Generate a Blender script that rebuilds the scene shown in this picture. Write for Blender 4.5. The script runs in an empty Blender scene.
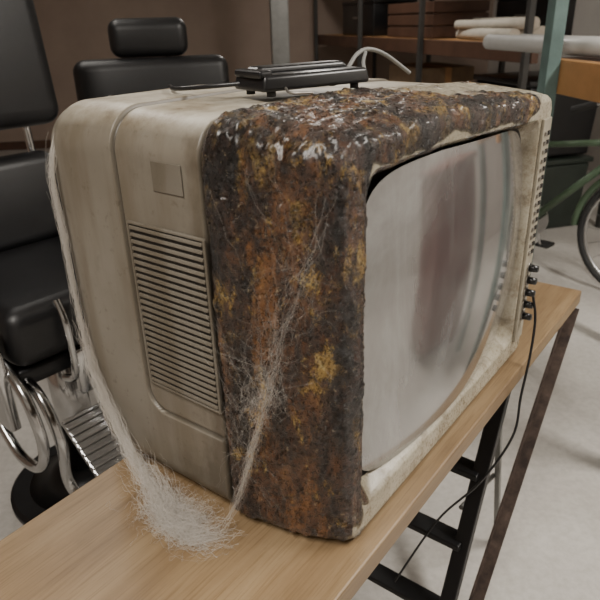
import bpy, bmesh, math, random
from mathutils import Vector, Matrix, noise, Quaternion
random.seed(7)
S=bpy.context.scene
TZ=0.75
# ---------------------------------------------------------------- helpers
def link(o,parent=None):
    S.collection.objects.link(o)
    if parent is not None: o.parent=parent
    return o
def empty(name,loc=(0,0,0),rotz=0):
    e=bpy.data.objects.new(name,None); e.location=loc; e.rotation_euler=(0,0,rotz); e.empty_display_size=.1
    S.collection.objects.link(e); return e
def mesh_obj(name,verts,faces,m=None,parent=None,smooth=True):
    me=bpy.data.meshes.new(name); me.from_pydata([tuple(v) for v in verts],[],faces); me.update()
    if smooth:
        me.polygons.foreach_set('use_smooth',[True]*len(me.polygons))
    o=bpy.data.objects.new(name,me)
    if m: me.materials.append(m)
    return link(o,parent)
def box(name,size,loc,m,parent=None,bev=0.003,rot=(0,0,0),seg=2,taper=None):
    bm=bmesh.new(); bmesh.ops.create_cube(bm,size=1)
    for v in bm.verts:
        t=1
        if taper and v.co.z>0: t=taper
        v.co=Vector((v.co.x*size[0]*t,v.co.y*size[1]*t,v.co.z*size[2]))
    if bev>0: bmesh.ops.bevel(bm,geom=bm.edges[:],offset=bev,segments=seg,profile=.5,affect='EDGES')
    me=bpy.data.meshes.new(name); bm.to_mesh(me); bm.free()
    for p in me.polygons: p.use_smooth = bev>0.004
    me.materials.append(m)
    o=bpy.data.objects.new(name,me); o.location=loc; o.rotation_euler=rot
    return link(o,parent)
def cyl(name,r,h,loc,m,parent=None,rot=(0,0,0),n=32,r2=None,bev=0.0):
    bm=bmesh.new(); bmesh.ops.create_cone(bm,cap_ends=True,segments=n,radius1=r,radius2=r if r2 is None else r2,depth=h)
    if bev>0:
        es=[e for e in bm.edges if len(e.link_faces)==2 and abs(e.link_faces[0].normal.dot(e.link_faces[1].normal))<.5]
        bmesh.ops.bevel(bm,geom=es,offset=bev,segments=2,affect='EDGES')
    me=bpy.data.meshes.new(name); bm.to_mesh(me); bm.free()
    for p in me.polygons: p.use_smooth=len(p.vertices)<=4
    me.materials.append(m)
    o=bpy.data.objects.new(name,me); o.location=loc; o.rotation_euler=rot
    return link(o,parent)
def rod(name,a,b,r,m,parent=None,n=16):
    a=Vector(a);b=Vector(b); d=b-a
    o=cyl(name,r,d.length,(a+b)/2,m,parent,n=n)
    o.rotation_mode='QUATERNION'; o.rotation_quaternion=d.to_track_quat('Z','Y'); return o
def catmull(pts,n=10):
    P=[Vector(p) for p in pts]; P=[P[0]*2-P[1]]+P+[P[-1]*2-P[-2]]; out=[]
    for i in range(1,len(P)-2):
        for k in range(n):
            t=k/n; p0,p1,p2,p3=P[i-1],P[i],P[i+1],P[i+2]
            out.append(.5*((2*p1)+(p2-p0)*t+(2*p0-5*p1+4*p2-p3)*t*t+(3*p1-p0-3*p2+p3)*t**3))
    out.append(P[-2].copy()); return out
def tube(name,pts,r,m,parent=None,smooth=8,n=6,closed=False):
    cu=bpy.data.curves.new(name,'CURVE'); cu.dimensions='3D'; cu.bevel_depth=r; cu.bevel_resolution=n//2+1; cu.use_fill_caps=True
    q=catmull(pts,smooth) if smooth>1 else [Vector(p) for p in pts]
    s=cu.splines.new('POLY'); s.points.add(len(q)-1)
    for i,p in enumerate(q): s.points[i].co=(p.x,p.y,p.z,1)
    s.use_cyclic_u=closed; s.use_smooth=True
    cu.materials.append(m)
    return link(bpy.data.objects.new(name,cu),parent)
def sst(a,b,x):
    t=max(0,min(1,(x-a)/(b-a))) if a!=b else float(x>a)
    return t*t*(3-2*t)
# ---------------------------------------------------------------- materials
def newmat(name):
    m=bpy.data.materials.new(name); m.use_nodes=True; nt=m.node_tree; b=nt.nodes['Principled BSDF']; return m,nt,b
def ramp(nt,stops,src=None):
    r=nt.nodes.new('ShaderNodeValToRGB'); e=r.color_ramp.elements
    while len(e)<len(stops): e.new(.5)
    for i,(p,c) in enumerate(stops): e[i].position=p; e[i].color=(*c,1) if len(c)==3 else c
    if src is not None: nt.links.new(src,r.inputs['Fac'])
    return r
def noisen(nt,scale,detail=6,rough=.6,vec=None,dist=0):
    n=nt.nodes.new('ShaderNodeTexNoise'); n.inputs['Scale'].default_value=scale; n.inputs['Detail'].default_value=detail
    n.inputs['Roughness'].default_value=rough; n.inputs['Distortion'].default_value=dist
    if vec: nt.links.new(vec,n.inputs['Vector'])
    return n
def mapping(nt,scale,src='Object',loc=(0,0,0)):
    tc=nt.nodes.new('ShaderNodeTexCoord'); mp=nt.nodes.new('ShaderNodeMapping'); mp.inputs['Scale'].default_value=scale; mp.inputs['Location'].default_value=loc
    nt.links.new(tc.outputs[src],mp.inputs['Vector']); return mp.outputs['Vector']
def mix(nt,fac,a,b,mode='MIX'):
    x=nt.nodes.new('ShaderNodeMix'); x.data_type='RGBA'; x.blend_type=mode
    for sock,val in ((x.inputs[0],fac),(x.inputs[6],a),(x.inputs[7],b)):
        if isinstance(val,(int,float)): sock.default_value=val
        elif isinstance(val,tuple): sock.default_value=(*val,1)
        else: nt.links.new(val,sock)
    return x.outputs[2]
def math_n(nt,op,a,b=None):
    x=nt.nodes.new('ShaderNodeMath'); x.operation=op
    for i,v in enumerate((a,b)):
        if v is None: continue
        if isinstance(v,(int,float)): x.inputs[i].default_value=v
        else: nt.links.new(v,x.inputs[i])
    return x.outputs[0]
def maprange(nt,src,a,b,c=0,d=1):
    mr=nt.nodes.new('ShaderNodeMapRange'); mr.interpolation_type='SMOOTHSTEP'
    for i,v in enumerate((a,b,c,d)): mr.inputs[i+1].default_value=v
    nt.links.new(src,mr.inputs[0]); return mr.outputs[0]
def bump(nt,b,h,st=.3,d=.002):
    n=nt.nodes.new('ShaderNodeBump'); n.inputs['Strength'].default_value=st; n.inputs['Distance'].default_value=d
    nt.links.new(h,n.inputs['Height']); nt.links.new(n.outputs['Normal'],b.inputs['Normal']); return n
def plain(name,c,rough=.5,metal=0,var=.25,scale=12,bmp=0.0,coat=0):
    m,nt,b=newmat(name); v=mapping(nt,(1,1,1)); n=noisen(nt,scale,8,.65,v)
    c2=tuple(max(0,x*(1-var)) for x in c); c3=tuple(min(1,x*(1+var*.6)) for x in c)
    r=ramp(nt,[(.3,c2),(.7,c3)],n.outputs['Fac']); nt.links.new(r.outputs['Color'],b.inputs['Base Color'])
    b.inputs['Roughness'].default_value=rough; b.inputs['Metallic'].default_value=metal; b.inputs['Coat Weight'].default_value=coat
    if bmp: 
        n2=noisen(nt,scale*8,6,.6,v); bump(nt,b,n2.outputs['Fac'],bmp)
    return m
def emis(name,c,s):
    m,nt,b=newmat(name); b.inputs['Emission Color'].default_value=(*c,1); b.inputs['Emission Strength'].default_value=s; return m
black_vinyl=plain('black_vinyl',(.008,.008,.009),.42,0,.3,20,.15)
chrome=plain('chrome',(.52,.52,.52),.16,1,.15,8)
alu=plain('brushed_aluminium',(.5,.5,.5),.32,1,.2,20)
black_metal=plain('black_metal',(.010,.010,.011),.4,.3,.3)
black_plastic=plain('black_plastic',(.008,.008,.009),.3,0,.3)
dark_plastic=plain('dark_slot',(.02,.017,.014),.6,0,.3)
silver=plain('silver_trim',(.30,.28,.25),.35,.8,.2,60)
white_paint=plain('white_plastic',(.6,.6,.58),.4,0,.12)
paper=plain('rolled_paper',(.50,.46,.39),.8,0,.2)
teal=plain('teal_painted_steel',(.13,.20,.19),.45,.1,.25)
grey_cable=plain('grey_cable',(.20,.20,.19),.5,0,.1)
wood_d=plain('dark_wood',(.085,.042,.026),.5,0,.35,6,.1)
wood_o=plain('orange_wood',(.42,.22,.085),.5,0,.25,5,.1)
redwood=plain('red_brown_wood',(.15,.032,.025),.35,0,.25,5)
green_p=plain('green_paint',(.08,.125,.075),.35,.1,.3)
dgreen=plain('dark_green_plastic',(.02,.028,.022),.5,0,.3)
rubber=plain('tyre_rubber',(.02,.02,.02),.7,0,.3)
card=plain('cardboard',(.22,.15,.09),.8,0,.2)
greyp=plain('grey_steel',(.20,.20,.19),.45,.2,.2)
dgrey=plain('dark_grey_steel',(.05,.048,.045),.5,.2,.2)

def wood_table():
    m,nt,b=newmat('table_wood'); v=mapping(nt,(1.0,10,10)); n=noisen(nt,3.0,8,.55,v,.4)
    r=ramp(nt,[(.28,(.190,.123,.064)),(.45,(.235,.157,.084)),(.6,(.272,.188,.104)),(.8,(.315,.226,.130))],n.outputs['Fac'])
    v2=mapping(nt,(1,1,1)); n2=noisen(nt,5,6,.6,v2); r2=ramp(nt,[(.3,(.78,.76,.73)),(.65,(1,1,1))],n2.outputs['Fac'])
    v3=mapping(nt,(3,80,80)); n3=noisen(nt,4,6,.6,v3); r3=ramp(nt,[(.35,(.72,.67,.60)),(.5,(1,1,1))],n3.outputs['Fac'])
    c=mix(nt,1.0,r.outputs['Color'],r2.outputs['Color'],'MULTIPLY')
    nt.links.new(mix(nt,.75,c,r3.outputs['Color'],'MULTIPLY'),b.inputs['Base Color'])
    b.inputs['Roughness'].default_value=.40; bump(nt,b,n3.outputs['Fac'],.10,.0008); return m
wood_t=wood_table()
def rust_m():
    m,nt,b=newmat('rusty_iron'); v=mapping(nt,(1,1,1)); n=noisen(nt,30,10,.7,v)
    r=ramp(nt,[(.35,(.03,.02,.016)),(.6,(.085,.058,.046)),(.75,(.14,.10,.08))],n.outputs['Fac']); nt.links.new(r.outputs['Color'],b.inputs['Base Color'])
    b.inputs['Roughness'].default_value=.7; b.inputs['Metallic'].default_value=.3; bump(nt,b,n.outputs['Fac'],.4); return m
rust=rust_m()
def concrete():
    m,nt,b=newmat('floor_concrete'); v=mapping(nt,(1,1,1)); n=noisen(nt,1.6,12,.62,v); n2=noisen(nt,45,8,.7,v)
    r=ramp(nt,[(.3,(.40,.375,.345)),(.7,(.56,.54,.50))],n.outputs['Fac'])
    r2=ramp(nt,[(.35,(.8,.79,.78)),(.6,(1,1,1))],n2.outputs['Fac'])
    nt.links.new(mix(nt,.8,r.outputs['Color'],r2.outputs['Color'],'MULTIPLY'),b.inputs['Base Color']); b.inputs['Roughness'].default_value=.45; bump(nt,b,n2.outputs['Fac'],.1); return m
floor_m=concrete()
wall_m=plain('wall_plaster',(.31,.235,.19),.8,0,.12,2,.1)
wall_l=plain('wall_plaster_light',(.55,.52,.48),.8,0,.1,2,.1)
ceil_m=plain('ceiling_paint',(.6,.58,.55),.8,0,.08,2)

def shell_m(name,k=1.0,top=True):
    m,nt,b=newmat(name); v=mapping(nt,(1,1,1)); n=noisen(nt,4,8,.55,v)
    r=ramp(nt,[(.3,(.135*k,.117*k,.088*k)),(.5,(.170*k,.151*k,.120*k)),(.72,(.212*k,.193*k,.160*k))],n.outputs['Fac'])
    n3=noisen(nt,70,4,.7,v); r3=ramp(nt,[(.28,(.5,.45,.38)),(.40,(1,1,1))],n3.outputs['Fac'])
    c=mix(nt,.55,r.outputs['Color'],r3.outputs['Color'],'MULTIPLY')
    vs=mapping(nt,(9,9,1.2)); ns=noisen(nt,2,6,.6,vs); rs=ramp(nt,[(.38,(.64,.57,.46)),(.55,(1,1,1))],ns.outputs['Fac'])
    c=mix(nt,.55,c,rs.outputs['Color'],'MULTIPLY')
    if top:
        tc=nt.nodes.new('ShaderNodeTexCoord'); so=nt.nodes.new('ShaderNodeSeparateXYZ'); nt.links.new(tc.outputs['Object'],so.inputs[0])
        # grime wiped on near the burnt band and along the lower edge
        sm=math_n(nt,'ADD',maprange(nt,so.outputs['Y'],.17,.225,.24,.0),maprange(nt,so.outputs['Z'],.0,.14,.16,.0))
        gn=math_n(nt,'ADD',noisen(nt,14,9,.7,mapping(nt,(1,1,.6),loc=(4,4,4))).outputs['Fac'],sm)
        gr=ramp(nt,[(.58,(0,0,0)),(.78,(.55,.55,.55))],gn).outputs['Color']
        c=mix(nt,gr,c,(.060,.045,.030))
        g=nt.nodes.new('ShaderNodeNewGeometry'); s=nt.nodes.new('ShaderNodeSeparateXYZ'); nt.links.new(g.outputs['Normal'],s.inputs[0])
        mr=nt.nodes.new('ShaderNodeMapRange'); mr.inputs[1].default_value=.55; mr.inputs[2].default_value=1.0; nt.links.new(s.outputs['Z'],mr.inputs[0])
        r4=ramp(nt,[(.34,(.15,.11,.065)),(.44,(.30,.26,.195)),(.6,(.48,.45,.38))],noisen(nt,9,10,.75,v).outputs['Fac'])
        c=mix(nt,mr.outputs[0],c,r4.outputs['Color'])
        at=nt.nodes.new('ShaderNodeAttribute'); at.attribute_name='groove'
        c=mix(nt,at.outputs['Fac'],c,(.03,.025,.018))
    nt.links.new(c,b.inputs['Base Color']); b.inputs['Roughness'].default_value=.42
    bump(nt,b,noisen(nt,400,3,.6,v).outputs['Fac'],.10,.0005); return m
shell=shell_m('tv_shell_plastic'); slat_m=shell_m('tv_grille_plastic',.85,False)
def bezel_m():
    m,nt,b=newmat('tv_burnt_bezel')
    at=nt.nodes.new('ShaderNodeAttribute'); at.attribute_name='crust'
    tc=nt.nodes.new('ShaderNodeTexCoord'); sx=nt.nodes.new('ShaderNodeSeparateXYZ'); nt.links.new(tc.outputs['Object'],sx.inputs[0])
    v=mapping(nt,(1,1,.40)); v1=mapping(nt,(1,1,1)); v2=mapping(nt,(1,1,.5),loc=(3,5,1)); v3=mapping(nt,(1,1,.16),loc=(7,2,9)); v4=mapping(nt,(1,1,.55),loc=(11,6,2))
    base=ramp(nt,[(.37,(.013,.010,.009)),(.45,(.036,.021,.015)),(.52,(.078,.036,.019)),(.59,(.145,.062,.025)),(.67,(.25,.13,.05))],noisen(nt,22,12,.75,v,.4).outputs['Fac']).outputs['Color']
    yel=ramp(nt,[(.35,(.17,.085,.022)),(.5,(.40,.25,.065)),(.65,(.58,.46,.19))],noisen(nt,70,8,.78,v1).outputs['Fac']).outputs['Color']
    yn=noisen(nt,21,12,.78,v4,.4).outputs['Fac']
    hz=maprange(nt,sx.outputs['Z'],.05,.36,-.03,.022)
    ym=ramp(nt,[(.545,(0,0,0)),(.59,(1,1,1))],math_n(nt,'ADD',yn,hz)).outputs['Color']
    c=mix(nt,ym,base,yel)
    on=noisen(nt,24,10,.74,v3,.2).outputs['Fac']
    yb=math_n(nt,'MULTIPLY',math_n(nt,'ABSOLUTE',math_n(nt,'SUBTRACT',sx.outputs['Y'],.095)),-1.0)
    om=ramp(nt,[(.51,(0,0,0)),(.57,(.85,.85,.85))],math_n(nt,'ADD',math_n(nt,'ADD',on,yb),.005)).outputs['Color']
    c=mix(nt,om,c,mix(nt,noisen(nt,90,6,.7,v1).outputs['Fac'],(.08,.027,.010),(.38,.165,.045)))
    gm=ramp(nt,[(.56,(0,0,0)),(.63,(.75,.75,.75))],noisen(nt,11,12,.78,mapping(nt,(1,1,.45),loc=(1,9,4)),.3).outputs['Fac']).outputs['Color']
    c=mix(nt,gm,c,(.075,.058,.045))
    bmk=ramp(nt,[(.43,(.12,.10,.09)),(.51,(1,1,1))],noisen(nt,10,12,.75,mapping(nt,(1,1,.5),loc=(5,1,8)),.3).outputs['Fac']).outputs['Color']
    c=mix(nt,.92,c,bmk,'MULTIPLY')
    n3=noisen(nt,150,8,.8,v1); r3=ramp(nt,[(.42,(.12,.09,.07)),(.51,(1,1,1))],n3.outputs['Fac'])
    c=mix(nt,.8,c,r3.outputs['Color'],'MULTIPLY')
    pale=ramp(nt,[(.61,(0,0,0)),(.655,(.85,.85,.85))],noisen(nt,110,6,.8,mapping(nt,(1,1,1),loc=(2,2,2))).outputs['Fac']).outputs['Color']
    c=mix(nt,pale,c,(.36,.29,.19))
    nc=noisen(nt,7,8,.6,v1); rc=ramp(nt,[(.3,(.27,.235,.165)),(.6,(.41,.375,.295))],nc.outputs['Fac'])
    rd=ramp(nt,[(.38,(.34,.26,.17)),(.50,(1,1,1))],noisen(nt,26,8,.75,v1).outputs['Fac'])
    cream=mix(nt,.6,rc.outputs['Color'],rd.outputs['Color'],'MULTIPLY')
    c=mix(nt,at.outputs['Fac'],cream,c)
    nt.links.new(c,b.inputs['Base Color'])
    nt.links.new(maprange(nt,n3.outputs['Fac'],.38,.66,.18,.50),b.inputs['Roughness'])
    b.inputs['IOR'].default_value=1.58
    nt.links.new(math_n(nt,'MULTIPLY',at.outputs['Fac'],.35),b.inputs['Coat Weight']); b.inputs['Coat Roughness'].default_value=.22
    vo=nt.nodes.new('ShaderNodeTexVoronoi'); vo.inputs['Scale'].default_value=110; nt.links.new(v1,vo.inputs['Vector'])
    h=math_n(nt,'ADD',math_n(nt,'MULTIPLY',n3.outputs['Fac'],.7),math_n(nt,'MULTIPLY',vo.outputs['Distance'],.2))
    h=math_n(nt,'ADD',h,math_n(nt,'MULTIPLY',noisen(nt,45,10,.75,v2).outputs['Fac'],1.6))
    h=math_n(nt,'MULTIPLY',h,math_n(nt,'ADD',math_n(nt,'MULTIPLY',at.outputs['Fac'],.97),.03))
    bump(nt,b,h,1.0,.0075); return m
bezel=bezel_m()
def glass_m():
    m,nt,b=newmat('dusty_crt_glass_sheen'); v=mapping(nt,(1,1,1)); n=noisen(nt,3.2,8,.6,v,1.2)
    tc=nt.nodes.new('ShaderNodeTexCoord'); sx=nt.nodes.new('ShaderNodeSeparateXYZ'); nt.links.new(tc.outputs['Object'],sx.inputs[0])
    f=math_n(nt,'ADD',n.outputs['Fac'],maprange(nt,sx.outputs['X'],.12,.42,.06,-.07))  # dust smears, with reflected room grey painted in, paler towards the left
    streak=noisen(nt,9,8,.7,mapping(nt,(1.6,1,.35)),.8).outputs['Fac']
    f=math_n(nt,'ADD',f,math_n(nt,'MULTIPLY',math_n(nt,'SUBTRACT',streak,.5),.45))
    r=ramp(nt,[(.34,(.095,.085,.083)),(.50,(.14,.138,.134)),(.62,(.20,.202,.20)),(.80,(.31,.312,.305))],f); nt.links.new(r.outputs['Color'],b.inputs['Base Color'])
    rr=ramp(nt,[(.35,(.08,.08,.08)),(.7,(.24,.24,.24))],f); nt.links.new(rr.outputs['Color'],b.inputs['Roughness'])
    b.inputs['IOR'].default_value=2.0; b.inputs['Coat Weight'].default_value=1.0; b.inputs['Coat Roughness'].default_value=.07; b.inputs['Coat IOR'].default_value=1.6; return m
glass=glass_m()
def web_m():
    m,nt,b=newmat('cobweb_silk'); b.inputs['Base Color'].default_value=(.74,.70,.64,1); b.inputs['Roughness'].default_value=.7
    b.inputs['Alpha'].default_value=.42; return m
web=web_m()

# ---------------------------------------------------------------- television
tv=empty('crt_television',(0,0,TZ+.0025))
W=.66; H=.535
def zs(x,z): return z*(1.003-.044*max(0.0,(x-.22)/.44))   # cabinet top drops a little towards the far side
nL,nT,nR,nB,nc=280,220,70,60,16
def loop(x0,x1,z0,z1,rt,rb):
    P=[]
    def seg(a,b,n,nrm):
        for i in range(n):
            t=i/n; P.append((a[0]+(b[0]-a[0])*t,a[1]+(b[1]-a[1])*t,nrm[0],nrm[1]))
    def arc(cx,cz,r,a0,n):
        for i in range(n):
            a=a0-math.pi/2*i/n; P.append((cx+r*math.cos(a),cz+r*math.sin(a),math.cos(a),math.sin(a)))
    seg((x0,z0+rb),(x0,z1-rt),nL,(-1,0)); arc(x0+rt,z1-rt,rt,math.pi,nc)
    seg((x0+rt,z1),(x1-rt,z1),nT,(0,1)); arc(x1-rt,z1-rt,rt,math.pi/2,nc)
    seg((x1,z1-rt),(x1,z0+rb),nR,(1,0)); arc(x1-rb,z0+rb,rb,0,nc)
    seg((x1-rb,z0),(x0+rb,z0),nB,(0,-1)); arc(x0+rb,z0+rb,rb,-math.pi/2,nc)
    return P
def loft(rings):
    verts=[];faces=[];N=len(rings[0])
    for r in rings: verts+=r
    for i in range(len(rings)-1):
        for j in range(N):
            k=(j+1)%N; faces.append((i*N+j,i*N+k,(i+1)*N+k,(i+1)*N+j))
    return verts,faces
def interp(tab,y):
    for i in range(len(tab)-1):
        if y<=tab[i+1][0]:
            t=(y-tab[i][0])/(tab[i+1][0]-tab[i][0]); return tuple(a+(b-a)*t for a,b in zip(tab[i][1:],tab[i+1][1:]))
    return tab[-1][1:]
YB=.172
BT=[(0,.004,.656,.004,H-.004,.018),(.006,-.004,.662,.001,H+.001,.024),(.03,-.017,.667,0,H+.007,.034),(.07,-.031,.671,0,H+.012,.042),(.11,-.040,.673,0,H+.017,.048),(.15,-.047,.675,0,H+.020,.050),(.162,-.047,.675,0,H+.019,.050),(.169,-.043,.671,.003,H+.015,.046),(YB,-.034,.662,.01,H+.006,.04)]
rings=[]
NS=100
for i in range(NS+1):
    y=YB*(1-i/NS)
    xl,xr,zb,zt,r=interp(BT,y)
    rings.append([Vector((p[0],y,zs(p[0],p[1]))) for p in loop(xl,xr,zb,zt,r,min(r,.022))])
nouter=len(rings)
def blend(La,Lb,ya,yb,n):
    for i in range(1,n+1):
        t=i/n
        rings.append([Vector((a[0]+(b[0]-a[0])*t,ya+(yb-ya)*t,zs(a[0],a[1]+(b[1]-a[1])*t))) for a,b in zip(La,Lb)])
L0=loop(.004,.656,.004,H-.004,.018,.018)
L1=loop(.010,.652,.010,H-.010,.016,.016)
L2=loop(.026,.604,.042,H-.036,.030,.030)
L3=loop(.030,.600,.046,H-.040,.032,.032)
L4=loop(.040,.590,.058,H-.050,.045,.045)
L5=loop(.080,.560,.090,H-.080,.05,.05)
blend(L0,L1,0,-.002,3); blend(L1,L2,-.002,0.0,14); blend(L2,L3,0.0,.005,3); blend(L3,L4,.005,.024,12); 
ninner=len(rings)
blend(L4,L5,.024,.050,2)
V,F=loft(rings)
me=bpy.data.meshes.new('front_cabinet'); me.from_pydata([tuple(v) for v in V],[],F); me.update()
bm=bmesh.new(); bm.from_mesh(me); bmesh.ops.recalc_face_normals(bm,faces=bm.faces); bm.to_mesh(me); bm.free(); me.update()
nrm=[v.normal.copy() for v in me.vertices]
N=len(rings[0])
cr=[]
for i,v in enumerate(me.vertices):
    p=v.co; n1=noise.fractal(p*9,1,2,4); n2=noise.noise(p*40); ri=i//N
    zt=zs(p.x,H)
    if ri>=nouter+16:
        c=sst(.55,.8,.12+n1*.5+n2*.3+.55*sst(zt-.075,zt-.04,p.z)+.7*sst(.060,.045,p.x))
    elif ri>=nouter:
        c=sst(.45,.7,.10+n1*.5+n2*.3+1.05*sst(zt-.042,zt-.015,p.z)*sst(.74,.45,p.x)+.9*sst(.040,.025,p.x)*sst(.0,.06,p.z+n1*.05))
    elif p.x<.0: c=1
    elif p.z>zt-.01:
        edge=sst(.07,.0,p.y)
        c=sst(.35,.65,(.33+.30*edge-p.x)*3.0+.5+n1*.9+n2*.35)
    elif p.z<.02: c=.4+.4*n1
    else: c=1 if p.x<.02 else sst(.5,.8,.15+n1*.5)
    cr.append(max(0,min(1,c)))
for i,v in enumerate(me.vertices):
    p=v.co.copy(); c=cr[i]; ri=i//N
    q=Vector((p.x,p.y,p.z*.45))
    h=noise.fractal(q*24,.8,2.1,6)*.0032
    r1=1-abs(noise.noise(q*48+Vector((3,1,2))))*2.4
    h+=max(0,r1)*.0016
    f=noise.noise(Vector((p.x,p.y,p.z*.7))*75+Vector((9,9,9))); h+=sst(.15,.3,f)*.0020
    f=noise.noise(p*140+Vector((1,7,3))); h+=sst(.15,.3,f)*.0012
    if p.y>YB-.018 and ri<nouter: h*=sst(YB+.002,YB-.012,p.y)*.8+.05
    if ri>=nouter+14: h*=.45
    if p.z<.012: h=min(0,h)*.3 if nrm[i].z<-.3 else h*.5
    v.co=p+nrm[i]*h*c
at=me.attributes.new('crust','FLOAT','POINT'); at.data.foreach_set('value',cr)
me.polygons.foreach_set('use_smooth',[True]*len(me.polygons)); me.materials.append(bezel); me.materials.append(dark_plastic)
for p in me.polygons:
    if p.vertices[0]//N>=ninner-1: p.material_index=1
fc=bpy.data.objects.new('front_cabinet',me); link(fc,tv)

# rear shell
nL,nT,nR,nB,nc=210,120,50,50,14
Y0=YB-.006
ST=[(Y0,-.034,.664,.012,H+.006,.045),(YB+.001,-.035,.664,.010,H+.008,.045),(YB+.004,-.044,.671,.004,H+.014,.048),(.30,-.046,.671,.004,H+.016,.05),(.415,-.048,.669,.006,H+.016,.055),(.443,-.046,.667,.008,H+.014,.056),(.466,-.038,.660,.016,H+.007,.054),(.481,-.023,.646,.03,H-.008,.05),(.490,0.0,.63,.05,H-.03,.045),(.492,.03,.60,.08,H-.06,.04)]
rings=[]; gv=[]
yy=[Y0,YB-.002,YB+.0005,YB+.001,YB+.002,YB+.004]+[YB+.004+(.29-YB)*i/42 for i in range(1,43)]+[.2952+.0011*i for i in range(50)]+[.3535+.008*i for i in range(12)]+[.4475+.003*i for i in range(14)]+[.4895,.491,.492]
PY=.322
for y in yy:
    xl,xr,zb,zt,r=interp(ST,y); ring=[]
    for (x,z,nx,nz) in loop(xl,xr,zb,zt,r,.035):
        # inset side panel: rear moulding stands proud, dark seam at its edge
        ay=PY-y; az=(z-.128) if x<.3 else 1.0
        rr=.035
        if nz<-.3: d=-.05
        elif az<rr and ay<rr: d=rr-math.hypot(rr-ay,rr-az)
        else: d=min(ay,az)
        h=.0042*(1-sst(-.0015,.0015,d))
        g=math.exp(-((d-.0020)/.0017)**2) if abs(d)<.03 else 0
        h-=.0022*g
        if y<YB+.005: h*=sst(YB,YB+.005,y)
        ring.append(Vector((x+nx*h,y,zs(x,z+nz*h)))); gv.append(min(1,g*.85+(.9 if y<YB+.003 else 0)))
    rings.append(ring)
V,F=loft(rings)
N=len(rings[0]); F.append(tuple(range((len(rings)-1)*N,len(rings)*N)))
o=mesh_obj('rear_shell',V,F,shell,tv)
bm=bmesh.new(); bm.from_mesh(o.data); bmesh.ops.recalc_face_normals(bm,faces=bm.faces); bm.to_mesh(o.data); bm.free()
at=o.data.attributes.new('groove','FLOAT','POINT'); at.data.foreach_set('value',gv)
box('tube_housing',(.34,.07,.30),(.33,.51,.27),shell,tv,.02,seg=4)
# grille
gx=-.0462; gy=.2425
box('grille_recess',(.003,.134,.238),(gx+.0005,gy,.296),dark_plastic,tv,.001)
ns=25
for i in range(ns):
    z=.182+i*(.228/(ns-1))
    box('grille_slat_%d'%(i+1),(.0055,.132,.0050),(gx-.0010,gy,z),slat_m,tv,.0012,rot=(0,math.radians(14),0),seg=2)
box('grille_frame_top',(.005,.140,.004),(gx-.001,gy,.4165),slat_m,tv,.0015)
box('grille_frame_bottom',(.005,.140,.004),(gx-.001,gy,.1755),slat_m,tv,.0015)
box('grille_frame_rear',(.005,.004,.243),(gx-.001,gy+.069,.296),slat_m,tv,.0015)
box('grille_frame_front',(.005,.004,.243),(gx-.001,gy-.069,.296),slat_m,tv,.0015)
box('rating_label',(.0012,.052,.036),(gx+.0004,.228,.482),slat_m,tv,.0005)
# glass
nu,nv=72,56; verts=[];faces=[]
cx,cz=.315,.2695; hw,hh=.279,.2205
for j in range(nv+1):
    for i in range(nu+1):
        u=-1+2*i/nu; v=-1+2*j/nv
        e=7.0; mx=max(abs(u),abs(v)); s=1
        if mx>0: s=mx/((abs(u)**e+abs(v)**e)**(1/e))
        uu=u*s; vv=v*s
        y=.026-.040*(1-.60*uu*uu-.40*vv*vv)
        X=cx+uu*hw*(1-.03*vv*vv); Z=cz+vv*hh*(1-.02*uu*uu)
        verts.append(Vector((X,y,zs(X,Z))))
for j in range(nv):
    for i in range(nu):
        a=j*(nu+1)+i; faces.append((a,a+1,a+nu+2,a+nu+1))
mesh_obj('picture_tube_glass',verts,faces,glass,tv)
# control panel (right of screen)
cream_m=plain('panel_cream',(.34,.305,.235),.5,0,.3,30)
box('control_panel',(.042,.006,.44),(.630,-.003,.258),cream_m,tv,.002)
for c,xx in enumerate((.621,.637)):
    for i in range(15):
        z=.452-i*.0160
        box('slot_%d_%d'%(c+1,i+1),(.010,.005,.0075),(xx,-.0065,z),dark_plastic if c else silver,tv,.001)
for i in range(5):
    z=.195-i*.026
    cyl('knob_%d'%(i+1),.0080,.020,(.632,-.015,z),black_plastic,tv,rot=(math.pi/2,0,0),n=24,r2=.0066,bev=.001)
    cyl('knob_collar_%d'%(i+1),.0110,.003,(.632,-.007,z),silver,tv,rot=(math.pi/2,0,0),n=24)
tube('power_cable',[(.632,-.022,.14),(.628,-.034,.09),(.606,-.040,.02),(.575,-.042,-.06),(.545,-.045,-.14),(.515,0,-.26),(.50,.08,-.40),(.42,.14,-.56)],.0026,black_plastic,tv)

# ---------------------------------------------------------------- antenna on top
an=empty('indoor_antenna_box',(.195,.205,TZ+zs(.2,H+.0175)+.0105),math.radians(-17))
box('body',(.180,.076,.020),(0,0,.012),black_plastic,an,.005,seg=3,taper=.95)
for x in (-.07,.07):
    for y in (-.025,.025): cyl('rubber_foot_%d%d'%(x>0,y>0),.006,.008,(x,y,-.001),rubber,an)
box('top_ridge',(.165,.034,.010),(.002,.016,.025),black_plastic,an,.004,seg=3,taper=.85)
box('end_clip',(.02,.064,.010),(-.082,-.002,.023),black_plastic,an,.004,seg=3)
tube('loop_wire',[(.08,.02,.012),(.105,.03,.018),(.135,.045,.034),(.165,.052,.040),(.20,.05,.030),(.25,.045,.0)],.0032,grey_cable,an)
tube('loop_wire_return',[(.088,-.02,.006),(.11,-.005,.006),(.135,.03,.022),(.155,.048,.036)],.0028,grey_cable,an)
tube('lead_wire',[(-.082,.02,.01),(-.12,.06,.006),(-.14,.11,.002),(-.12,.17,.0)],.003,black_plastic,an)
tube('flat_lead',[(-.055,-.035,.006),(-.06,-.055,.001),(-.04,-.075,.001)],.0018,silver,an)

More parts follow.
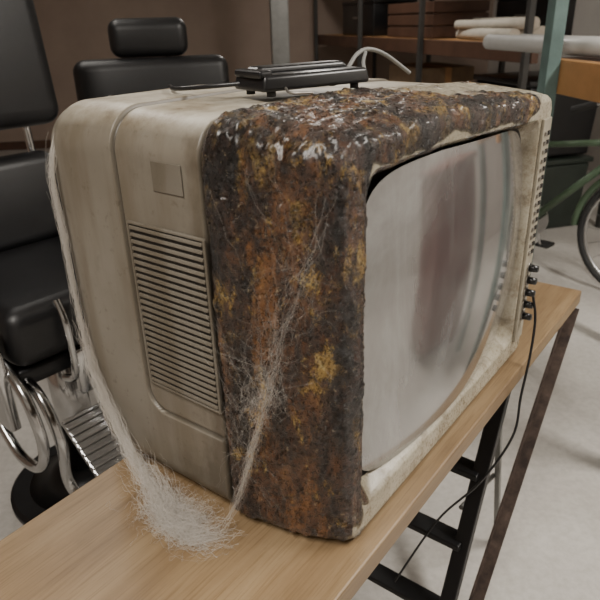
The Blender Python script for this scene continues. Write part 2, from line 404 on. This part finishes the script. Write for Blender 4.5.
# ---------------------------------------------------------------- table
tb=empty('workbench',(0,0,0))
box('top_board',(2.45,.436,.036),(-.175,.188,TZ-.018),wood_t,tb,.003)
box('apron_front',(2.30,.005,.045),(-.15,.0,TZ-.0585),rust,tb,.001)
box('apron_rear',(2.30,.005,.045),(-.15,.37,TZ-.0585),rust,tb,.001)
box('apron_end',(.005,.37,.045),(1.0,.185,TZ-.0585),rust,tb,.001)
def angle_bar(name,a,b,w,parent,m):
    a=Vector(a);b=Vector(b);d=b-a;L=d.length
    t=.004
    prof=[(0,0),(w,0),(w,t),(t,t),(t,w),(0,w)]
    q=d.to_track_quat('Z','Y'); vs=[];
    for z in (0,L):
        for p in prof: vs.append(a+q@Vector((p[0]-w/2,p[1]-w/2,z)))
    n=6; fs=[tuple(reversed(range(6))),tuple(range(6,12))]+[(i,(i+1)%n,(i+1)%n+n,i+n) for i in range(n)]
    return mesh_obj(name,vs,fs,m,parent,False)
angle_bar('brace_front',(1.03,-.02,TZ-.04),(.42,-.02,.0),.028,tb,rust)
angle_bar('brace_rear',(1.03,.37,TZ-.04),(.42,.37,.0),.028,tb,rust)
angle_bar('leg_left_front',(-1.2,.0,TZ-.04),(-1.2,.0,0),.034,tb,rust)
angle_bar('leg_left_rear',(-1.2,.37,TZ-.04),(-1.2,.37,0),.034,tb,rust)

tr=empty('folding_trestle',(0,0,0))
def bar(name,a,b,w,t,m,parent):
    a=Vector(a);b=Vector(b);d=b-a
    o=box(name,(w,t,d.length),(a+b)/2,m,parent,.002); o.rotation_mode='QUATERNION'; o.rotation_quaternion=d.to_track_quat('Z','Y'); return o
def fr(t,y): return Vector((.68-.30*t,y,.70-.70*t))
bar('rail_front',fr(0,.02),fr(1,.02),.034,.024,black_metal,tr)
bar('rail_rear',fr(0,.33),fr(1,.33),.034,.024,black_metal,tr)
for i,t in enumerate((.12,.34,.56,.78)):
    p=fr(t,.02);q=fr(t,.33); box('rung_%d'%(i+1),(.05,.31,.016),(p+q)/2,black_metal,tr,.003)
bar('prop_front',Vector((.68,.04,.70)),Vector((.86,.04,0)),.014,.014,greyp,tr)
bar('prop_rear',Vector((.68,.31,.70)),Vector((.86,.31,0)),.014,.014,greyp,tr)
rod('spreader',(.56,.05,.36),(.78,.05,.30),.006,greyp,tr)

# ---------------------------------------------------------------- cobweb
cu=bpy.data.curves.new('cobweb','CURVE'); cu.dimensions='3D'; cu.bevel_depth=.00015; cu.bevel_resolution=0
def strand(pts,rad=1.0):
    s=cu.splines.new('POLY'); s.points.add(len(pts)-1)
    for i,p in enumerate(pts): s.points[i].co=(p.x,p.y,p.z,1); s.points[i].radius=rad
def rv(s): return Vector((random.gauss(0,s),random.gauss(0,s),random.gauss(0,s)))
def zc(p):
    if p.z<TZ+.0006: p.z=TZ+.0006+random.random()*.003
    return p
def off_tv(p):
    z=p.z-TZ
    if 0<p.y<.44 and z<H+.01:
        lim=-.048-.006 if p.y>.12 else -.048+ (0.12-p.y)**1.4*.75-.006
        if p.x>lim and z<H-.03: p.x=lim-random.random()*.004
    return p
def bundle(way,n,spread,wig,seg=12,part=(.2,1),fuzz=35,rad=(.5,1.6)):
    base=catmull(way,seg)
    for k in range(n):
        L=random.uniform(*part); a=random.random()*(1-L); i0=int(a*(len(base)-1)); i1=max(i0+4,int((a+L)*(len(base)-1)))
        off=rv(spread); off2=rv(spread); off3=rv(spread); ph=rv(5); out=[]
        sub=base[i0:i1+1]
        for i,p in enumerate(sub):
            t=i/max(1,len(sub)-1)
            o=off*(1-t)**2+off3*2*t*(1-t)*1.4+off2*t*t
            w=noise.noise_vector(p*fuzz+ph)*wig
            out.append(off_tv(zc(p+o+w)))
        strand(out,random.uniform(*rad))
A=[(.03,.415,TZ+.557),(-.02,.44,TZ+.542),(-.056,.448,TZ+.48),(-.058,.45,TZ+.38),(-.060,.447,TZ+.25),(-.063,.430,TZ+.15),(-.070,.38,TZ+.075),(-.087,.31,TZ+.028),(-.10,.24,TZ+.006)]
bundle(A,240,.0024,.0046,14,(.10,.4),45)
bundle(A,14,.005,.008,14,(.2,.5),35,(.4,.8))
bundle(A[4:],190,.006,.010,16,(.2,.7),38)
B=[(-.085,.34,TZ+.06),(-.095,.28,TZ+.03),(-.110,.23,TZ+.006),(-.11,.18,TZ+.004),(-.088,.14,TZ+.01)]
bundle(B,400,.012,.016,16,(.15,.8),40)
for k in range(1000):
    c=Vector((-.100,.225,TZ+.006))+Vector((random.gauss(0,.016),random.gauss(0,.032),abs(random.gauss(0,.008))))
    pts=[]; d=rv(1).normalized()*.004
    for i in range(18):
        c=c+d; d=(d+rv(.0028)); d.z*=.7; d=d.normalized()*.0030; pts.append(off_tv(zc(c.copy())))
    strand(pts,random.uniform(.4,1.2))
C=[(-.084,.155,TZ+.010),(-.068,.142,TZ+.05),(-.058,.118,TZ+.13),(-.054,.090,TZ+.22),(-.050,.062,TZ+.32),(-.044,.030,TZ+.41),(-.032,.004,TZ+.50)]
bundle(C[:4],34,.0026,.007,16,(.25,.9),35,(.5,1.2))
bundle(C[1:5],18,.0045,.012,18,(.15,.6),45,(.4,.8))
bundle(C[2:6],26,.015,.024,18,(.3,.9),40,(.3,.55))
bundle(C,9,.004,.012,18,(.6,1),30,(.4,.8))
bundle([(-.054,.135,TZ+.21),(-.054,.09,TZ+.235),(-.052,.055,TZ+.27)],20,.014,.026,18,(.3,.9),50,(.3,.6))
bundle([(-.056,.150,TZ+.30),(-.053,.095,TZ+.26),(-.054,.085,TZ+.20)],12,.013,.018,18,(.4,1),50,(.3,.6))
for k in range(70):
    a=Vector(random.choice(C[2:6]))+rv(.015); b=a+Vector((0,random.uniform(-.06,.09),random.uniform(-.10,.16)))
    pts=[off_tv(a.lerp(b,i/12)+noise.noise_vector(a.lerp(b,i/12)*40+Vector((k,0,0)))*.008) for i in range(13)]; strand(pts,.42)
cu.materials.append(web)
link(bpy.data.objects.new('cobweb',cu))

# ---------------------------------------------------------------- room
C0=Vector((-.512,-.324,0)); Fd=Vector((.7256,.688,0)); Rd=Vector((.688,-.7256,0)); RA=math.atan2(-.7256,.688)
def RP(r,f,z=0): return C0+Rd*r+Fd*f+Vector((0,0,z))
Rl,Rr,Fb,Ff,CH=-3.6,3.4,-2.6,8.2,2.9
def rbox(name,r0,r1,f0,f1,z0,z1,m,parent=None,bev=0.0):
    return box(name,(r1-r0,f1-f0,z1-z0),RP((r0+r1)/2,(f0+f1)/2,(z0+z1)/2),m,parent,bev,rot=(0,0,RA))
rbox('floor',Rl-.1,Rr+.1,Fb-.1,Ff+.1,-.1,0,floor_m)
rbox('ceiling',Rl-.1,Rr+.1,Fb-.1,Ff+.1,CH,CH+.1,ceil_m)
rbox('wall_back',Rl,Rr,Ff,Ff+.1,0,CH,wall_m)
rbox('wall_front',Rl,Rr,Fb-.1,Fb,0,CH,wall_l)
rbox('wall_left',Rl-.1,Rl,Fb-.1,Ff+.1,0,CH,wall_m)
rbox('wall_right',Rr,Rr+.1,Fb-.1,Ff+.1,0,CH,wall_l)
rbox('baseboard_back',Rl,Rr,Ff-.02,Ff,0,.1,wood_d)
col=empty('support_column',(4.5,3.70,0),RA)
box('shaft',(.17,.17,CH-.001),(0,0,CH/2),greyp,col,.01); box('foot_plate',(.28,.28,.02),(0,0,.011),greyp,col,.003)

# ---------------------------------------------------------------- storage racks
rk=empty('storage_rack',RP(1.22,2.0),RA)
box('beam_front',(.05,.95,.12),(.025,-.08,1.18),wood_o,rk,.004)
box('beam_rear',(.05,.95,.12),(.40,-.08,1.18),wood_o,rk,.004)
box('shelf_board',(.325,.95,.02),(.2125,-.08,1.23),wood_d,rk,.003)
for i,y in enumerate((-.50,.30)):
    box('post_near_%d'%(i+1),(.05,.06,2.4),(-.026,y,1.2),teal,rk,.003)
    box('post_far_%d'%(i+1),(.05,.06,2.4),(.452,y,1.2),teal,rk,.003)
pb=empty('plastic_pipe',RP(1.36,2.05,1.279),RA)
rod('pipe_1',(.03,-.35,0),(-.10,1.0,0),.034,white_paint,pb); rod('pipe_2',(.13,-.3,0),(.06,1.0,0),.030,white_paint,pb)
rod('pipe_collar',(.006,-.1,0),(-.006,.02,0),.038,white_paint,pb)
d2=Vector((.603,.798,0)); ang2=math.atan2(-.603,.798)
rk2=empty('long_shelf_rack',(3.45,.93,0),ang2)
L2_=4.3
box('beam_front',(.05,L2_,.11),(.025,L2_/2,1.175),wood_d,rk2,.004)
box('beam_rear',(.05,L2_,.11),(.70,L2_/2,1.175),wood_d,rk2,.004)
box('shelf_board',(.62,L2_,.02),(.3625,L2_/2,1.22),wood_o,rk2,.003)
box('lower_shelf_board',(.62,2.6,.02),(.3625,2.7,.62),wood_d,rk2,.003)
box('upper_shelf_board',(.70,L2_,.03),(.36,L2_/2,1.80),wood_d,rk2,.003)
for i,y in enumerate((.03,1.45,2.8,L2_-.03)):
    box('post_near_%d'%(i+1),(.04,.04,2.2),(-.021,y,1.1),dgrey,rk2,.003)
    box('post_far_%d'%(i+1),(.04,.04,2.2),(.747,y,1.1),dgrey,rk2,.003)
def on2(x,y,z): return Vector((3.45,.93,z))+Vector((.798,-.603,0))*x+d2*y
pr=empty('paper_roll_bundle',on2(.30,.75,1.231),ang2)
for i,(x,z,s,r) in enumerate(((-.16,.040,.05,.040),(-.07,.034,-.03,.034),(.02,.045,.02,.045),(-.115,.103,-.04,.032),(-.02,.110,.05,.036),(.11,.030,.0,.030))):
    rod('roll_%d'%(i+1),(x-s,-.42,z),(x+s,.42+.06*(i%3),z),r,paper,pr)
cs=empty('equipment_case',on2(.50,.75,1.231),ang2)
box('body',(.16,.7,.26),(0,0,.13),black_plastic,cs,.012,seg=3); box('lid',(.17,.71,.03),(0,0,.275),black_plastic,cs,.006)
box('handle',(.02,.16,.02),(-.09,0,.15),silver,cs,.004)
cs2=empty('wooden_crate',on2(.33,1.9,1.231),ang2)
for i in range(3): box('slat_%d'%(i+1),(.5,.9,.08),(0,0,.045+i*.095),wood_d,cs2,.004)
box('lining',(.47,.87,.24),(0,0,.13),wood_d,cs2,.002)
cs3=empty('equipment_case',on2(.33,3.2,1.231),ang2)
box('body',(.46,.9,.30),(0,0,.15),black_plastic,cs3,.012,seg=3); box('lid',(.47,.91,.03),(0,0,.315),black_plastic,cs3,.006); box('handle',(.02,.16,.02),(-.24,0,.17),silver,cs3,.004)
cb=empty('cardboard_box',on2(.36,2.0,.631),ang2); box('body',(.5,.7,.36),(0,0,.18),card,cb,.004); box('tape',(.06,.705,.363),(0,0,.1815),wood_o,cb,.001)
for k,(y,h,mm) in enumerate(((.42,.50,dgreen),(.42,.50,black_plastic))):
    c_=empty('storage_crate',on2(.36,y,.0+k*.512),ang2)
    box('tub',(.52,.62,h-.04),(0,0,(h-.04)/2),mm,c_,.02,seg=3,taper=1.06); box('lid',(.58,.68,.035),(0,0,h-.02),mm,c_,.008)
    for j in range(4): box('rib_%d'%(j+1),(.02,.02,h-.08),(-.275,-.22+j*.147,(h-.06)/2),mm,c_,.003)

# ---------------------------------------------------------------- bicycle
bk=empty('bicycle',(2.88,.08,0),math.atan2(1.05,.22))
def wheel(name,cx):
    A_=[2*math.pi*i/48 for i in range(48)]
    tube(name+'_tyre',[Vector((cx+.315*math.cos(a),0,.335+.315*math.sin(a))) for a in A_],.019,rubber,bk,1,closed=True)
    tube(name+'_rim',[Vector((cx+.293*math.cos(a),0,.335+.293*math.sin(a))) for a in A_],.009,alu,bk,1,closed=True)
    cyl(name+'_hub',.02,.07,(cx,0,.335),chrome,bk,rot=(math.pi/2,0,0))
    for i in range(20):
        a=2*math.pi*i/20; rod(name+'_spoke_%d'%i,(cx+.02*math.cos(a+.3),.01*(-1)**i,.335+.02*math.sin(a+.3)),(cx+.29*math.cos(a),0,.335+.29*math.sin(a)),.0014,alu,bk,n=6)
    tube(name+'_mudguard',[Vector((cx+.356*math.cos(a),0,.335+.356*math.sin(a))) for a in [math.radians(200-i*8) for i in range(26)]],.020,green_p,bk,1)
wheel('front_wheel',0); wheel('rear_wheel',1.06)
for nme,a,b,r in (('down_tube',(.20,0,.72),(.62,0,.30),.020),('top_tube',(.19,0,.80),(.72,0,.72),.017),('seat_tube',(.62,0,.30),(.74,0,.84),.017),('head_tube',(.20,0,.68),(.16,0,.90),.021),
    ('chain_stay',(.62,.02,.30),(1.06,.05,.335),.010),('seat_stay',(.73,.02,.74),(1.06,.05,.335),.009),('fork_left',(.19,.035,.70),(0,.05,.335),.012),('fork_right',(.19,-.035,.70),(0,-.05,.335),.012),
    ('stem',(.16,0,.90),(.15,0,1.02),.012),('seat_post',(.74,0,.84),(.75,0,.93),.011)):
    rod(nme,a,b,r,green_p if nme not in('stem','seat_post') else chrome,bk)
tube('handlebar',[(.30,.28,.98),(.16,.25,1.03),(.14,.08,1.02),(.14,-.08,1.02),(.16,-.25,1.03),(.30,-.28,.98)],.011,chrome,bk)
tube('grip_1',[(.33,.285,.975),(.22,.27,1.01)],.016,rubber,bk,1); tube('grip_2',[(.33,-.285,.975),(.22,-.27,1.01)],.016,rubber,bk,1)
box('saddle',(.27,.15,.06),(.77,0,.955),black_vinyl,bk,.025,seg=4)
cyl('chainring',.09,.006,(.62,-.05,.30),chrome,bk,rot=(math.pi/2,0,0)); rod('crank',(.62,-.06,.30),(.56,-.06,.15),.009,chrome,bk); box('pedal',(.08,.09,.02),(.56,-.11,.14),rubber,bk,.004)

# ---------------------------------------------------------------- barber chairs (local facing -Y)
def barber_chair(name,loc,rot,head=True,back=(1.13,1.62),w=.54,sw=.50,fx=0.0):
    e=empty(name,loc,rot); a_=sw/2+.035
    cyl('base_plate',.24,.04,(0,0,.02),black_metal,e,n=48,bev=.01); cyl('base_dome',.18,.06,(0,0,.07),black_metal,e,n=48,r2=.07)
    cyl('column',.055,.5,(0,0,.35),chrome,e)
    box('seat_frame',(sw-.02,.46,.05),(0,0,.60),black_metal,e,.01)
    box('seat_cushion',(sw,.50,.16),(0,-.01,.71),black_vinyl,e,.045,seg=5)
    box('lumbar_pad',(sw,.10,.28),(0,.27,.91),black_vinyl,e,.04,seg=5,rot=(math.radians(-8),0,0))
    z0,z1=back
    box('back_pad',(w,.12,z1-z0),(0,.33,(z0+z1)/2),black_vinyl,e,.05,seg=5,rot=(math.radians(-6),0,0))
    for s in (-1,1):
        rod('back_rail_%d'%(s+2),(s*.2,.30,.60),(s*.2,.385,z1-.1),.012,chrome,e)
        tube('arm_frame_%d'%(s+2),[(s*a_,.26,.58),(s*a_,.24,.80),(s*a_,.16,.90),(s*a_,-.12,.90),(s*a_,-.22,.86),(s*a_,-.245,.74),(s*a_,-.24,.58)],.013,chrome,e)
        box('arm_pad_%d'%(s+2),(.065,.32,.045),(s*a_,.01,.925),black_vinyl,e,.018,seg=4)
        box('side_plate_%d'%(s+2),(.03,.12,.22),(s*a_,-.20,.60),chrome,e,.008)
        for xx,nm in ((.20,'leg_tube'),(.04,'inner_leg_tube')):
            tube(nm+'_%d'%(s+2),[(s*xx,-.20,.60),(s*xx,-.29,.56),(s*xx,-.34,.45),(s*xx,-.33,.33),(s*xx*.95,-.38,.26)],.014,chrome,e)
        tube('side_hoop_%d'%(s+2),[(s*.245,-.22,.66),(s*.245,-.31,.60),(s*.245,-.345,.48),(s*.245,-.29,.38),(s*.245,-.18,.36),(s*.245,-.10,.42)],.014,chrome,e)
        tube('front_hoop_%d'%(s+2),[(s*.10,-.262,.79),(s*.10,-.285,.74),(s*.10,-.29,.66),(s*.10,-.28,.58),(s*.10,-.22,.55)],.010,chrome,e)
        box('front_bracket_%d'%(s+2),(.06,.02,.13),(s*.06,-.262,.575),chrome,e,.006)
    al=math.radians(38)
    box('footrest_plate',(.38,.26,.014),(fx,-.37,.38),alu,e,.004,rot=(al,0,0))
    for i in range(13): 
        t=(i-6)/12
        box('footrest_rib_%d'%(i+1),(.38,.010,.010),(fx,-.37+t*.245*math.cos(al)-.006,.38+t*.245*math.sin(al)+.008),alu,e,.002,rot=(al,0,0))
    rod('footrest_bar',(fx-.22,-.46,.27),(fx+.22,-.46,.27),.016,white_paint,e)
    if head:
        box('headrest',(.32,.10,.15),(0,.36,z1+.075),black_vinyl,e,.045,seg=5)
        for s in (-.07,.07): rod('headrest_rod_%d'%(s>0),(s,.37,z1-.05),(s,.365,z1+.05),.007,chrome,e)
    return e
barber_chair('barber_chair',(.32,1.24,0),math.radians(-4),head=False,back=(1.12,1.66),w=.58,sw=.46,fx=.03)
barber_chair('barber_chair',(1.10,1.55,0),math.radians(-36),head=True,back=(.98,1.275),w=.64)

rc=empty('reflection_prop',(1.66,-.87,0),math.radians(25))  # unseen red-brown cabinet, added only for its dark reflection in the screen
box('carcass',(.44,.34,1.0),(0,0,.56),redwood,rc,.006); box('top',(.48,.38,.025),(0,0,1.0725),redwood,rc,.004)
for i in range(2): box('door_%d'%(i+1),(.015,.15,.9),(-.225,-.08+.16*i,.56),redwood,rc,.004); 
for x in (-.18,.18):
    for y in (-.13,.13): box('foot_%d%d'%(x>0,y>0),(.04,.04,.06),(x,y,.03),wood_d,rc,.003)

# ---------------------------------------------------------------- lights
tube_m=emis('fluorescent_tube',(1,.97,.92),9)
def ceiling_light(r,f,power,size=(.3,1.4),rot=0):
    p=RP(r,f,CH); e=empty('ceiling_light',p,RA+rot)
    box('housing',(size[0],size[1],.05),(0,0,-.025),white_paint,e,.005)
    for x in (-.07,.07): rod('tube_%d'%(x>0),(x,-size[1]/2+.04,-.07),(x,size[1]/2-.04,-.07),.014,tube_m,e)
    l=bpy.data.lights.new('lamp','AREA'); l.shape='RECTANGLE'; l.size=size[0]; l.size_y=size[1]; l.energy=power; l.color=(1,.94,.86)
    o=bpy.data.objects.new('lamp',l); o.location=(0,0,-.1); link(o,e)
ceiling_light(-.7,-.4,66); ceiling_light(2.2,.6,112); ceiling_light(-.9,2.8,13); ceiling_light(.9,5.2,36)
w=bpy.data.worlds.new('World'); S.world=w; w.use_nodes=True; w.node_tree.nodes['Background'].inputs[0].default_value=(.8,.85,.9,1); w.node_tree.nodes['Background'].inputs[1].default_value=.4

# ---------------------------------------------------------------- camera
Xc=Vector((.601,.350,-.718)); Yc=Vector((-.798,.232,-.555)); Zc=Vector((-.0275,.908,.418))
Zc.normalize(); Xc=(Xc-Zc*Xc.dot(Zc)).normalized(); Yc=Zc.cross(Xc)
M=Matrix((Xc,Yc,Zc)).to_4x4()
M.translation=Vector((-.512,-.324,1.3985))
cd=bpy.data.cameras.new('camera'); cam=bpy.data.objects.new('camera',cd); S.collection.objects.link(cam); cam.matrix_world=M
cd.sensor_width=36; cd.lens=36*608/600; cd.clip_start=.02; cd.dof.use_dof=True; cd.dof.focus_distance=.90; cd.dof.aperture_fstop=9
S.camera=cam
